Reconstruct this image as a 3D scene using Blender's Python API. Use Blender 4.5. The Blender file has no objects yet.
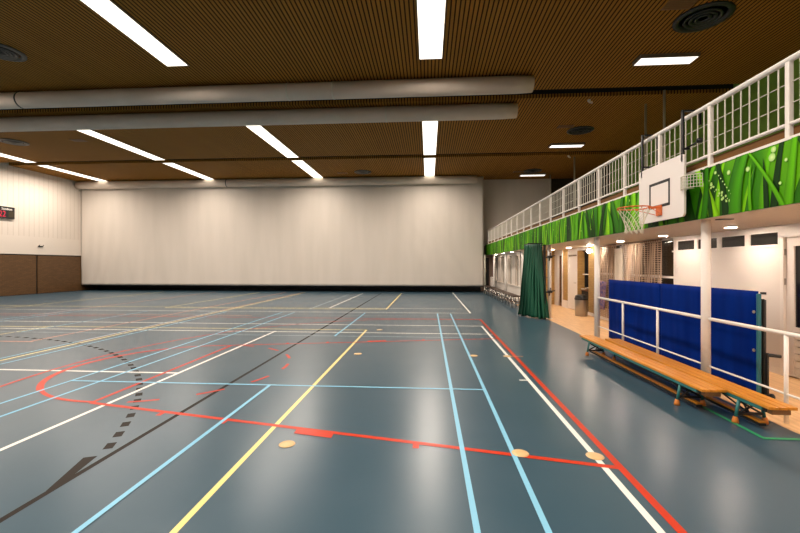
import bpy, bmesh, math, random
from mathutils import Vector, Matrix, noise
R = math.radians
SC = bpy.context.scene
COL = SC.collection
random.seed(7)

# ------------------------------------------------------------------ dimensions (metres)
HC = 7.30            # ceiling height
XL = -23.4           # left wall
XG = 3.72            # gallery face
XR = 5.55            # wall below the gallery
XU = 9.8            # back wall of the gallery
YF = 26.8            # far wall
YB = -16.0           # wall behind the camera
ZS = 2.36            # underside of the gallery
ZG = 3.00            # gallery floor

# ------------------------------------------------------------------ materials
def mat(name, col, rough=.5, metal=0., spec=.5, emit=None, estr=0., build=None, alpha=None):
    m = bpy.data.materials.new(name); m.use_nodes = True
    nt = m.node_tree; b = nt.nodes['Principled BSDF']
    b.inputs['Base Color'].default_value = (*col, 1)
    b.inputs['Roughness'].default_value = rough
    b.inputs['Metallic'].default_value = metal
    b.inputs['Specular IOR Level'].default_value = spec
    if emit:
        b.inputs['Emission Color'].default_value = (*emit, 1)
        b.inputs['Emission Strength'].default_value = estr
    if build: build(nt, b)
    return m

def N(nt, t, **kw):
    n = nt.nodes.new(t)
    for k, v in kw.items(): setattr(n, k, v)
    return n

def mottled(c1, c2, scale=3., stretch=(1, 1, 1), bump=0., detail=4., lo=.35, hi=.65):
    def f(nt, b):
        tc = N(nt, 'ShaderNodeTexCoord'); mp = N(nt, 'ShaderNodeMapping')
        mp.inputs['Scale'].default_value = stretch
        nz = N(nt, 'ShaderNodeTexNoise'); nz.inputs['Scale'].default_value = scale; nz.inputs['Detail'].default_value = detail
        rp = N(nt, 'ShaderNodeValToRGB'); e = rp.color_ramp.elements
        e[0].position = lo; e[0].color = (*c1, 1); e[1].position = hi; e[1].color = (*c2, 1)
        L = nt.links
        L.new(tc.outputs['Object'], mp.inputs['Vector']); L.new(mp.outputs[0], nz.inputs['Vector'])
        L.new(nz.outputs['Fac'], rp.inputs[0]); L.new(rp.outputs[0], b.inputs['Base Color'])
        if bump:
            bp = N(nt, 'ShaderNodeBump'); bp.inputs['Strength'].default_value = bump; bp.inputs['Distance'].default_value = .01
            L.new(nz.outputs['Fac'], bp.inputs['Height']); L.new(bp.outputs[0], b.inputs['Normal'])
    return f

def stripes(axis, pitch, duty, c1, c2, gap, bump=.6):
    """battens running across `axis` : a dark joint takes (1-duty) of every pitch."""
    def f(nt, b):
        L = nt.links
        tc = N(nt, 'ShaderNodeTexCoord'); sp = N(nt, 'ShaderNodeSeparateXYZ'); L.new(tc.outputs['Object'], sp.inputs[0])
        d = N(nt, 'ShaderNodeMath', operation='DIVIDE'); d.inputs[1].default_value = pitch; L.new(sp.outputs[axis], d.inputs[0])
        fr = N(nt, 'ShaderNodeMath', operation='FRACT'); L.new(d.outputs[0], fr.inputs[0])
        gt = N(nt, 'ShaderNodeMath', operation='GREATER_THAN'); gt.inputs[1].default_value = duty; L.new(fr.outputs[0], gt.inputs[0])
        fl = N(nt, 'ShaderNodeMath', operation='FLOOR'); L.new(d.outputs[0], fl.inputs[0])
        wn = N(nt, 'ShaderNodeTexWhiteNoise', noise_dimensions='1D'); L.new(fl.outputs[0], wn.inputs['W'])
        nz = N(nt, 'ShaderNodeTexNoise'); nz.inputs['Scale'].default_value = .7; L.new(tc.outputs['Object'], nz.inputs['Vector'])
        ad = N(nt, 'ShaderNodeMath', operation='ADD'); L.new(wn.outputs['Value'], ad.inputs[0]); L.new(nz.outputs['Fac'], ad.inputs[1])
        ha = N(nt, 'ShaderNodeMath', operation='MULTIPLY'); ha.inputs[1].default_value = .5; L.new(ad.outputs[0], ha.inputs[0])
        mx = N(nt, 'ShaderNodeMix', data_type='RGBA'); mx.inputs[6].default_value = (*c1, 1); mx.inputs[7].default_value = (*c2, 1)
        L.new(ha.outputs[0], mx.inputs[0])
        m2 = N(nt, 'ShaderNodeMix', data_type='RGBA'); m2.inputs[7].default_value = (*gap, 1)
        L.new(mx.outputs[2], m2.inputs[6]); L.new(gt.outputs[0], m2.inputs[0]); L.new(m2.outputs[2], b.inputs['Base Color'])
        if bump:
            iv = N(nt, 'ShaderNodeMath', operation='SUBTRACT'); iv.inputs[0].default_value = 1; L.new(gt.outputs[0], iv.inputs[1])
            bp = N(nt, 'ShaderNodeBump'); bp.inputs['Strength'].default_value = bump; bp.inputs['Distance'].default_value = .01
            L.new(iv.outputs[0], bp.inputs['Height']); L.new(bp.outputs[0], b.inputs['Normal'])
    return f

def bricks(c1, c2, mortar, plane='YZ', w=.21, h=.062):
    def f(nt, b):
        L = nt.links
        tc = N(nt, 'ShaderNodeTexCoord'); sp = N(nt, 'ShaderNodeSeparateXYZ'); L.new(tc.outputs['Object'], sp.inputs[0])
        cb = N(nt, 'ShaderNodeCombineXYZ')
        ad = N(nt, 'ShaderNodeMath', operation='ADD'); L.new(sp.outputs[0], ad.inputs[0]); L.new(sp.outputs[1], ad.inputs[1])
        L.new(ad.outputs[0], cb.inputs[0]); L.new(sp.outputs[2], cb.inputs[1])
        br = N(nt, 'ShaderNodeTexBrick'); L.new(cb.outputs[0], br.inputs['Vector'])
        br.inputs['Color1'].default_value = (*c1, 1); br.inputs['Color2'].default_value = (*c2, 1); br.inputs['Mortar'].default_value = (*mortar, 1)
        br.inputs['Scale'].default_value = 1; br.inputs['Mortar Size'].default_value = .006
        br.inputs['Brick Width'].default_value = w; br.inputs['Row Height'].default_value = h
        L.new(br.outputs['Color'], b.inputs['Base Color'])
        bp = N(nt, 'ShaderNodeBump'); bp.inputs['Strength'].default_value = .4; bp.inputs['Distance'].default_value = .004; bp.invert = True
        L.new(br.outputs['Fac'], bp.inputs['Height']); L.new(bp.outputs[0], b.inputs['Normal'])
    return f

def attr_color(nt, b):
    a = N(nt, 'ShaderNodeVertexColor', layer_name='Col'); nt.links.new(a.outputs['Color'], b.inputs['Base Color'])

def open_weave(nt, b):
    """knitted curtain: rows of real holes, more open in some columns."""
    L = nt.links
    uv = N(nt, 'ShaderNodeUVMap'); sp = N(nt, 'ShaderNodeSeparateXYZ'); L.new(uv.outputs[0], sp.inputs[0])
    def band(out, pitch, open_):
        d = N(nt, 'ShaderNodeMath', operation='DIVIDE'); d.inputs[1].default_value = pitch; L.new(out, d.inputs[0])
        fr = N(nt, 'ShaderNodeMath', operation='FRACT'); L.new(d.outputs[0], fr.inputs[0])
        g = N(nt, 'ShaderNodeMath', operation='LESS_THAN'); g.inputs[1].default_value = open_; L.new(fr.outputs[0], g.inputs[0])
        return g
    a = band(sp.outputs[0], .080, .62); c = band(sp.outputs[1], .052, .60)
    m = N(nt, 'ShaderNodeMath', operation='MULTIPLY'); L.new(a.outputs[0], m.inputs[0]); L.new(c.outputs[0], m.inputs[1])
    s = N(nt, 'ShaderNodeMath', operation='SUBTRACT'); s.inputs[0].default_value = 1; L.new(m.outputs[0], s.inputs[1])
    L.new(s.outputs[0], b.inputs['Alpha'])

M = {}
def defmats():
    M['floor'] = mat('sports_floor', (.09, .135, .16), .29, spec=.42, build=mottled((.030, .074, .106), (.046, .092, .128), 1.3, (1, 1, 1), 0, 6, .15, .85))
    for n, c in dict(white=(.80, .80, .76), red=(.52, .032, .006), yellow=(.78, .66, .26), blue=(.22, .52, .72), brown=(.020, .013, .008),
                     pink=(.62, .30, .20), green=(.03, .30, .13), pale=(.34, .44, .50)).items():
        M['line_' + n] = mat('line_' + n, c, .36, spec=.22)
    M['line_brown'] = mat('line_brown', (.016, .011, .007), .5, spec=.12)
    M['woodfloor'] = mat('timber_floor', (.62, .38, .19), .35, build=mottled((.60, .36, .17), (.76, .48, .24), 3, (6, .6, 1), 0))
    M['ceiling'] = mat('ceiling_battens', (.2, .11, .05), .7, spec=.08, build=stripes(0, .10, .66, (.34, .152, .024), (.43, .202, .034), (.050, .022, .003), .5))
    M['slot'] = mat('dark_slot', (.012, .010, .008), .8)
    M['cream'] = mat('cream_wall', (.72, .65, .575), .6)
    M['cream_rib'] = mat('ribbed_cream_panels', (.74, .66, .56), .6, build=stripes(1, .30, .93, (.68, .61, .54), (.72, .65, .575), (.52, .45, .37), .5))
    M['screen'] = mat('screen_fabric', (.70, .64, .56), .65, build=mottled((.63, .575, .51), (.67, .61, .545), .6, (3, 1, .4), .15))
    M['tube'] = mat('roller_fabric', (.50, .46, .41), .6, build=mottled((.66, .56, .475), (.74, .64, .55), .8))
    M['bumper'] = mat('brown_wall_boards', (.16, .085, .035), .5, build=bricks((.105, .050, .015), (.14, .068, .022), (.06, .03, .012), h=.07, w=.24))
    M['black'] = mat('black_paint', (.012, .012, .013), .5)
    M['blackmetal'] = mat('black_steel', (.02, .022, .025), .35, .3)
    M['white'] = mat('white_paint', (.88, .83, .77), .4)
    M['whitewarm'] = mat('warm_white_panel', (.84, .78, .72), .5)
    M['soffit'] = mat('soffit_boards', (.66, .56, .46), .45, build=stripes(0, .14, .97, (.82, .72, .61), (.86, .76, .65), (.58, .49, .40), .3))
    M['brick'] = mat('yellow_brick', (.5, .25, .08), .7, build=bricks((.40, .225, .06), (.48, .29, .085), (.30, .20, .09)))
    M['greenwall'] = mat('dark_green_wall', (.035, .075, .012), .6, build=mottled((.14, .30, .03), (.22, .44, .05), .8))
    M['darktimber'] = mat('dark_timber_wall', (.03, .02, .008), .7, build=mottled((.020, .014, .005), (.034, .024, .009), 1.5, (1, 1, 4)))
    M['darkglass'] = mat('dark_glazing', (.012, .011, .010), .12)
    M['brownglass'] = mat('brown_glazing', (.05, .03, .015), .15)
    M['kerb'] = mat('brown_kerb_timber', (.36, .17, .055), .6, spec=.2, build=mottled((.13, .055, .012), (.18, .08, .018), 2, (1, .3, 6)))
    M['mural'] = mat('printed_grass', (.1, .4, .02), .5, spec=.12, build=attr_color)
    M['diff'] = mat('light_diffuser', (.9, .9, .9), .5, emit=(1, .90, .74), estr=2.2)
    M['diff_g'] = mat('gallery_light_diffuser', (.9, .9, .9), .5, emit=(1, .92, .84), estr=1.8)
    M['down'] = mat('downlight_lens', (.9, .9, .9), .5, emit=(1, .81, .66), estr=320.)
    M['down_weak'] = mat('far_downlight_lens', (.9, .9, .9), .5, emit=(1, .80, .64), estr=60.)
    M['globe'] = mat('lamp_globe', (.9, .9, .9), .5, emit=(1, .86, .68), estr=40.)
    M['fixture'] = mat('light_frame', (.22, .17, .12), .5)
    M['vent'] = mat('vent_metal', (.035, .04, .04), .4, .4)
    M['ventl'] = mat('vent_metal_light', (.12, .11, .10), .4, .4)
    M['board'] = mat('backboard_white', (.86, .80, .76), .35)
    M['orange'] = mat('orange_steel', (.78, .17, .035), .4)
    M['net'] = mat('net_cord', (.74, .70, .58), .7)
    M['wire'] = mat('white_wire', (.72, .68, .58), .5)
    M['bench'] = mat('varnished_beech', (.60, .24, .02), .3, spec=.35, build=mottled((.52, .19, .014), (.66, .27, .028), 2.5, (12, .5, 1), 0))
    M['benchdark'] = mat('dark_timber', (.20, .09, .03), .45)
    M['blacktimber'] = mat('black_brown_timber', (.045, .022, .012), .5)
    M['teal'] = mat('teal_steel', (.02, .16, .16), .4)
    M['orangefoot'] = mat('orange_rubber', (.62, .20, .03), .5)
    M['bluemat'] = mat('blue_vinyl', (.004, .022, .17), .6, spec=.03, build=mottled((.0003, .014, .15), (.0006, .021, .20), 1.2, (1, 4, .6), .10))
    M['tealmat'] = mat('teal_vinyl', (.01, .12, .16), .5)
    M['greymat'] = mat('grey_vinyl', (.10, .10, .095), .5)
    M['drape'] = mat('green_drape', (.006, .10, .05), .55, build=mottled((.003, .055, .028), (.007, .105, .054), 2.5, (1, 1, .2)))
    M['knit'] = mat('knitted_curtain', (.50, .37, .27), .8, build=open_weave)
    M['cloth'] = mat('cream_cloth', (.70, .62, .52), .8)
    M['mauve'] = mat('mauve_cloth', (.22, .16, .34), .8, build=mottled((.10, .10, .34), (.45, .28, .30), 14))
    M['steel'] = mat('brushed_steel', (.42, .38, .33), .32, .9)
    M['chrome'] = mat('chrome', (.5, .48, .45), .2, .9)
    M['socket'] = mat('socket_cover', (.68, .46, .22), .4)
    M['display'] = mat('display_panel', (.045, .035, .02), .3)
    M['digit'] = mat('red_digit', (.5, .02, .05), .4, emit=(.75, .03, .07), estr=.35)
    M['pale_steel'] = mat('pale_column_paint', (.52, .50, .40), .5)
    M['redpanel'] = mat('dark_red_panel', (.25, .03, .02), .5)
    M['pinkpanel'] = mat('pinkish_panel', (.50, .34, .26), .6)
    M['greyscreen'] = mat('grey_window_pane', (.30, .27, .22), .25)
defmats()

# ------------------------------------------------------------------ mesh helpers
class MB:
    def __init__(s): s.bm = bmesh.new(); s.mi = 0
    def _f(s, vs):
        try: f = s.bm.faces.new(vs); f.material_index = s.mi; return f
        except ValueError: return None
    def box(s, x0, x1, y0, y1, z0, z1):
        v = [s.bm.verts.new((x, y, z)) for z in (z0, z1) for y in (y0, y1) for x in (x0, x1)]
        for q in ((0, 2, 3, 1), (4, 5, 7, 6), (0, 1, 5, 4), (2, 6, 7, 3), (0, 4, 6, 2), (1, 3, 7, 5)): s._f([v[i] for i in q])
        return s
    def quad(s, *p):
        return s._f([s.bm.verts.new(q) for q in p])
    def tube(s, a, b, r, r2=None, n=8, caps=True):
        a = Vector(a); b = Vector(b); d = (b - a).normalized(); r2 = r if r2 is None else r2
        u = d.orthogonal().normalized(); w = d.cross(u)
        A = [s.bm.verts.new(a + (u * math.cos(t) + w * math.sin(t)) * r) for t in [2 * math.pi * i / n for i in range(n)]]
        B = [s.bm.verts.new(b + (u * math.cos(t) + w * math.sin(t)) * r2) for t in [2 * math.pi * i / n for i in range(n)]]
        for i in range(n):
            f = s._f([A[i], A[(i + 1) % n], B[(i + 1) % n], B[i]])
            if f: f.smooth = n > 5
        if caps: s._f(A[::-1]); s._f(B)
        return s
    def path(s, pts, r, n=6, closed=False):
        k = len(pts)
        for i in range(k if closed else k - 1): s.tube(pts[i], pts[(i + 1) % k], r, n=n)
        return s
    def lathe(s, prof, n=24, at=(0, 0, 0), smooth=True):
        rings = []
        for r, z in prof:
            rings.append([s.bm.verts.new((at[0] + r * math.cos(2 * math.pi * i / n), at[1] + r * math.sin(2 * math.pi * i / n), at[2] + z)) for i in range(n)])
        for a, b in zip(rings, rings[1:]):
            for i in range(n):
                f = s._f([a[i], a[(i + 1) % n], b[(i + 1) % n], b[i]])
                if f: f.smooth = smooth
        s._f(rings[0][::-1]); s._f(rings[-1])
        return s
    def prism(s, poly, axis, lo, hi):
        """polygon in the two other axes, extruded along axis."""
        def P(a, b, c):
            return {'x': (c, a, b), 'y': (a, c, b), 'z': (a, b, c)}[axis]
        A = [s.bm.verts.new(P(a, b, lo)) for a, b in poly]; B = [s.bm.verts.new(P(a, b, hi)) for a, b in poly]
        n = len(poly)
        for i in range(n): s._f([A[i], A[(i + 1) % n], B[(i + 1) % n], B[i]])
        s._f(A[::-1]); s._f(B)
        return s
    def build(s, name, mats, parent=None, bevel=0., seg=2, fix=True):
        if fix: bmesh.ops.recalc_face_normals(s.bm, faces=s.bm.faces)
        me = bpy.data.meshes.new(name); s.bm.to_mesh(me); s.bm.free()
        for m in (mats if isinstance(mats, (list, tuple)) else [mats]): me.materials.append(m)
        o = bpy.data.objects.new(name, me); COL.objects.link(o)
        if parent:
            o.parent = parent; o.matrix_parent_inverse = Matrix.Translation(-parent.location) if parent.type == 'EMPTY' or True else None
        if bevel:
            b = o.modifiers.new('bevel', 'BEVEL'); b.width = bevel; b.segments = seg; b.limit_method = 'ANGLE'
        return o

def empty(name, loc, label, cat, group=None):
    o = bpy.data.objects.new(name, None); COL.objects.link(o); o.location = loc; o.empty_display_size = .2
    return tag(o, label, cat, group)
def tag(o, label, cat, group=None, kind=None):
    o['label'] = label; o['category'] = cat
    if group: o['group'] = group
    if kind: o['kind'] = kind
    return o
def struct(o, label=None):
    o['kind'] = 'structure'
    if label: o['label'] = label
    return o
def copy_tree(o, loc=None, label=None, parent=None):
    c = o.copy(); COL.objects.link(c)
    if parent: c.parent = parent
    for ch in [q for q in bpy.data.objects if q.parent == o]: copy_tree(ch, parent=c)
    if loc is not None: c.location = loc
    if label: c['label'] = label
    return c

# ------------------------------------------------------------------ the floor and its painted court lines
def build_floor():
    b = MB(); names = ['floor', 'line_white', 'line_red', 'line_yellow', 'line_blue', 'line_brown', 'line_pink', 'line_green', 'line_pale', 'woodfloor']
    b.mi = 0; b.box(XL, 3.78, YB, YF, -.2, 0)
    b.box(3.78, XR + .9, 18.0, YF, -.2, 0)
    b.mi = 9; b.box(3.78, XR + .9, YB, 18.0, -.2, 0)
    idx = {n.replace('line_', ''): i for i, n in enumerate(names)}
    lvl = [0]
    def z():
        lvl[0] += 1; return .0010 + .00006 * lvl[0]
    def poly(c, pts):
        b.mi = idx[c]; h = z(); b.quad(*[(x, y, h) for x, y in pts])
    def lon(c, x, y0, y1, w=.05): poly(c, [(x - w / 2, y0), (x + w / 2, y0), (x + w / 2, y1), (x - w / 2, y1)])
    def lat(c, y, x0, x1, w=.05): poly(c, [(x0, y - w / 2), (x1, y - w / 2), (x1, y + w / 2), (x0, y + w / 2)])
    def seg(c, p, q, w=.05):
        p = Vector(p); q = Vector(q); d = (q - p).normalized(); nrm = Vector((-d.y, d.x)) * w / 2
        poly(c, [tuple(p - nrm), tuple(q - nrm), tuple(q + nrm), tuple(p + nrm)])
    def arc(c, cx, cy, r, a0, a1, w=.05, n=40, dash=None):
        b.mi = idx[c]; h = z()
        L = abs(R(a1 - a0)) * r
        def piece(t0, t1, k):
            for i in range(k):
                q = []
                for t, rr in ((t0 + (t1 - t0) * i / k, r - w / 2), (t0 + (t1 - t0) * i / k, r + w / 2), (t0 + (t1 - t0) * (i + 1) / k, r + w / 2), (t0 + (t1 - t0) * (i + 1) / k, r - w / 2)):
                    a = R(a0 + (a1 - a0) * t); q.append((cx + rr * math.cos(a), cy + rr * math.sin(a), h))
                b.quad(*q)
        if dash:
            on, off = dash; p = 0
            while p < L: piece(p / L, min(1, (p + on) / L), 2); p += on + off
        else: piece(0, 1, n)
    X0 = XL + .4
    # brown hand-ball lines
    lon('brown', -2.89, YB + 1, 24.6, .055)
    arc('brown', -11.4, -.1, 9.15, 23.55, 90, .08, dash=(.14, .14))
    poly('brown', [(-2.92, 2.86), (-2.86, 2.86), (-2.99, 3.42), (-3.09, 3.38)])
    lat('brown', 9.05, -14, -11.4, .05)
    # yellow volley-ball courts
    for x0, x1, y0, y1 in ((-10.65, -1.645, YB + 1, 10.55), (-10.65, -1.645, 15.5, 24.6)):
        lon('yellow', x0, y0, y1); lon('yellow', x1, y0, y1)
        lat('yellow', y1 if y1 < 12 else y0, x0, x1)
    lat('yellow', 15.75, X0, -1.7, .06); lat('yellow', 10.45, -20, -10.6, .05)
    lon('yellow', -7.72, YB + 1, 24.6, .055); lon('pink', -7.86, 8.5, 24.6, .05)
    lon('yellow', -17.0, YB + 1, 24.6, .05); lon('pink', -13.6, 13.2, 24.6, .05)
    # white
    lon('white', 1.50, YB + 1, 11.44, .055); lon('white', 1.50, 14.5, 25.2, .055)
    lon('white', -3.99, YB + 1, 10.2, .055); lon('white', -3.98, 15.9, 24.1, .055)
    lat('white', 6.13, X0, -3.99, .055); lat('white', 6.12, 1.36, 1.5, .05)
    lat('white', 10.12, -22, 1.62, .055); lat('white', 11.44, X0, 1.50, .055)
    lat('white', 14.5, -20, 1.50, .05); lat('white', 15.85, -4, 1.3, .05)
    lon('pale', -4.66, 15.4, 23.0, .05)
    # red basket-ball court with its old trapezoid lane
    lon('red', 1.635, .23, 12.83, .065); lat('red', 12.83, -22, 1.635, .05)
    FX = -4.22
    seg('red', (1.635, 3.53), (FX, 4.73), .06); seg('red', (1.635, 9.53), (FX, 8.33), .05)
    lon('red', FX, 4.73, 8.33, .055)
    arc('red', FX, 6.53, 1.77, 90, 270, .055, 48)
    b.mi = idx['red']
    arc('red', FX, 6.53, 1.775, 130, 232, .085, 30)
    arc('red', FX, 6.53, 1.80, -76, 82, .05, dash=(.36, .42))
    arc('red', .055, 6.53, 6.25, 90, 270, .05, 90)
    lat('red', .28, .055, 1.63); lat('red', 12.78, .055, 1.63)
    def lane(x, near): t = (1.635 - x) / (1.635 - FX); return (3.53 + 1.2 * t) if near else (9.53 - 1.2 * t)
    for near in (True, False):
        s = -1 if near else 1
        for xa, wd in ((-.12, .06), (-2.25, .06), (-3.10, .06)):
            y = lane(xa, near); poly('red', [(xa - wd / 2, y), (xa + wd / 2, y), (xa + wd / 2, y + s * .12), (xa - wd / 2, y + s * .12)])
        y0 = lane(-.97, near); y1 = lane(-1.38, near)
        poly('red', [(-.97, y0), (-1.38, y1), (-1.38, y1 + s * .13), (-.97, y0 + s * .13)])
    lat('pink', 8.40, X0, -8.9, .06); lon('pink', -8.98, 8.4, 24.6, .055)
    lat('pink', 13.25, X0, -6, .05)
    # light blue badminton courts
    for x0, x1 in ((-5.325, .775), (-13.53, -7.43)):
        for x in (x0, x0 + .46, x1 - .46, x1): lon('blue', x, .9, 14.3, .045)
        for y in (5.61, 9.59, 14.28, 1.67, 13.54): lat('blue' if y < 9 else 'pale', y, x0, x1, .045 if y < 13 or y > 14 else .03)
        xm = (x0 + x1) / 2
        lon('blue', xm, .9, 5.61, .045); lon('blue', xm, 9.59, 14.3, .045)
    # green line along the benches
    lon('green', 3.33, 4.23, 8.2, .045); lat('green', 4.23, 3.31, 3.78, .045)
    lat('pink', 7.69, 1.55, 1.78, .04)
    o = b.build('floor', [M[n] for n in names], fix=False)
    struct(o, 'blue grey sports floor with coloured court lines and a timber strip under the gallery')
build_floor()

def socket(x, y, label, r=.078):
    b = MB(); b.lathe([(r, 0), (r * .98, .002), (r * .4, .0022)], 24, (0, 0, .0035)); b.tube((r * .5, 0, .0055), (r * .5, 0, .0065), .009, n=8)
    o = b.build('floor_socket_cover', M['socket']); o.location = (x, y, 0)
    return tag(o, label, 'floor cover', 'round floor socket covers')
socket(-1.36, 3.77, 'round tan floor cover right of the yellow line, in front of the thick red bar')
socket(.84, 3.74, 'round tan floor cover on the right-hand blue line, where it crosses the nearest red line')
socket(1.50, 3.73, 'round tan floor cover lying on the white sideline nearest to the camera')
socket(-1.37, 7.70, 'round tan floor cover right of the yellow line, halfway down its far part')
socket(.86, 7.70, 'round tan floor cover on the right-hand blue line, farther one beyond the blue cross line')
socket(1.49, 7.70, 'round tan floor cover on the white sideline, farther one near the small white tick')
socket(-1.30, 10.58, 'small far round tan floor cover just right of the end of the yellow line')

# ------------------------------------------------------------------ walls
def box_struct(name, m, dims, label=None, parent=None, bevel=0):
    o = MB().box(*dims).build(name, m, parent, bevel)
    if not parent: struct(o, label)
    return o

# left wall: brown boards below, smooth cream band, ribbed panels above
wl = MB(); wl.mi = 0; wl.box(XL - .3, XL, YB, YF + .3, 3.41, HC + .5)
wl.mi = 1; wl.box(XL - .3, XL + .012, YB, YF + .3, 2.36, 3.41)
wl.mi = 2; wl.box(XL - .3, XL - .05, YB, YF + .3, 2.29, 2.36)
wl.box(XL - .3, XL - .06, YB, YF + .3, 0, 2.29)
wl.mi = 3
y = YB
joints = [22.36 - 5.2 * k for k in range(8)][::-1] + [YF + .3]
for j in joints:
    if j - .05 > y: wl.box(XL - .3, XL, y + .05, j - .05, .02, 2.29)
    y = j
wl = struct(wl.build('wall_left', [M['cream_rib'], M['cream'], M['black'], M['bumper']]), 'cream ribbed wall above brown boards on the left side')

struct(MB().box(XL - .3, XU + .3, YB - .3, YB, -.2, HC + .5).build('wall_front', M['cream']))
# far wall: foot coloured black to paint in the shade under the screen
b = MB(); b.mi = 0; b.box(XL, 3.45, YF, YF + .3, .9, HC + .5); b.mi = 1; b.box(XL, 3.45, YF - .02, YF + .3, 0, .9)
b.mi = 0; b.box(3.45, 7.62, YF, YF + .3, ZG, HC + .5); b.mi = 3; b.box(7.62, XU + .3, YF, YF + .3, ZG, HC + .5); b.mi = 2; b.box(3.45, XR + .3, YF, YF + .3, 0, ZG)
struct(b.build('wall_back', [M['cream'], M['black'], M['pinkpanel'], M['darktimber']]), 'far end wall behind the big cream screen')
b = MB(); b.mi = 0; b.box(3.30, 7.90, 26.45, 26.6, ZG, HC + .4); b.mi = 1; b.box(7.90, XU, 26.45, 26.6, ZG, HC + .4)
struct(b.build('wall_back_gallery', [M['screen'], M['darktimber']]), 'grey cream wall closing the far end of the gallery')

# dark passage at the far end, under the gallery
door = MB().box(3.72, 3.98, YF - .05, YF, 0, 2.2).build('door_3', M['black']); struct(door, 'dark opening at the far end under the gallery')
d2 = MB().box(4.02, 4.20, YF - .08, YF, 0, 2.2).build('door_panel', M['pinkpanel'], door)
d3 = MB().box(4.20, 4.28, YF - .09, YF, 0, 2.2).build('door_frame', M['redpanel'], door)

# wall below the gallery
b = MB()
b.mi = 0
b.box(XR, XR + .2, YB, 5.55, 0, ZS)                      # right of the glass door, outside the frame
b.box(XR, XR + .2, 5.55, 6.70, 2.19, ZS)                 # header over the glass door
b.box(XR, XR + .2, 6.70, 9.50, 0, 2.045)                  # white panel wall
b.box(XR, XR + .2, 6.70, 6.77, 2.045, 2.27); b.box(XR, XR + .2, 9.40, 9.50, 2.045, 2.27)
for y0 in (7.37, 8.05, 8.71): b.box(XR, XR + .2, y0, y0 + .07, 2.045, 2.27)
b.box(XR, XR + .2, 6.70, 9.50, 2.27, ZS)
b.box(XR - .02, XR, 6.72, 9.53, 2.02, 2.055)             # thin sill under the high windows
b.box(XR, XR + .2, 9.50, 13.64, 2.31, ZS); b.box(XR, XR + .2, 9.50, 13.64, 0, .35)
b.box(XR, XR + .2, 11.50, 12.05, .35, 2.28)
b.box(XR, XR + .2, 14.35, 15.40, 2.27, ZS)
b.box(XR, XR + .2, 15.40, 16.42, 2.12, ZS); b.box(XR, XR + .2, 15.40, 15.46, 0, 2.12); b.box(XR, XR + .2, 16.36, 16.42, 0, 2.12)
b.box(XR - .03, XR + .2, 16.98, 17.06, 0, ZS); b.box(XR, XR + .2, 16.98, 17.66, 2.13, ZS)
b.box(XR - .03, XR + .2, 17.62, 18.0, 0, ZS)
b.mi = 1
b.box(XR, XR + .2, 13.64, 14.345, 0, ZS)                  # brick piers
b.box(XR, XR + .2, 16.42, 16.98, 0, ZS)
b.box(XR + .75, XR + .85, 14.2, 15.6, 0, ZS); b.box(XR + .005, XR + .75, 15.385, 15.455, 0, 2.26)
b.box(4.62, XR, 18.0, 18.15, 0, ZS)
b.mi = 0; b.box(4.30, 4.62, 18.0, 18.15, 0, ZS)
b.mi = 2; b.box(XR + .2, XR + .75, 14.35, 15.4, 2.24, ZS); b.box(XR + .26, XR + .75, 15.37, 15.384, .9, 2.24); b.box(XR + .2, XR + .75, 14.2, 14.35, 0, ZS)  # dark top and tall panel paint in the shade of the recess
b.mi = 2; b.box(XR + .2, XR + .85, 16.9, 17.7, 0, ZS)
struct(b.build('wall_right', [M['whitewarm'], M['brick'], M['slot']]), 'cream and yellow brick wall under the gallery')
# skirting
b = MB()
for y0, y1 in ((YB, 5.55), (6.7, 9.55), (9.55, 13.64)): b.box(XR - .015, XR, y0, y1, 0, .10)
for y0, y1 in ((13.64, 14.35), (15.4, 15.46), (16.42, 16.98)): b.box(XR - .02, XR, y0, y1, 0, .30 if y0 > 16 else .10)
struct(b.build('baseboard_right', M['whitewarm']))

# high windows of the white panel wall
for i, (y0, y1) in enumerate(((6.77, 7.37), (7.44, 8.05), (8.12, 8.71), (8.78, 9.40))):
    w = MB().box(XR + .025, XR + .04, y0, y1, 2.045, 2.27).build('window_%d' % (i + 1), M['darkglass']); struct(w)
    f = MB(); f.box(XR + .005, XR + .025, y0, y0 + .02, 2.045, 2.27); f.box(XR + .005, XR + .025, y1 - .02, y1, 2.045, 2.27); f.box(XR + .005, XR + .025, y0 + .02, y1 - .02, 2.045, 2.06); f.box(XR + .005, XR + .025, y0 + .02, y1 - .02, 2.255, 2.27)
    f.build('window_frame', M['white'], w)
# tall dark window behind the knitted curtains
w = MB(); w.box(XR + .10, XR + .13, 9.50, 11.50, .35, 2.31); w.box(XR + .10, XR + .13, 12.05, 13.64, .35, 2.31)
w = struct(w.build('window_5', M['brownglass']), 'tall brown glazing behind the knitted curtains')
f = MB()
for y0, y1 in ((9.50, 11.50), (12.05, 13.64)):
    f.box(XR - .01, XR + .10, y0, y1, 1.42, 1.47)
    for yy in (y0, y1 - .05): f.box(XR + .06, XR + .10, yy, yy + .03, .35, 2.31)
f.build('window_frame', M['white'], w)

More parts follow.
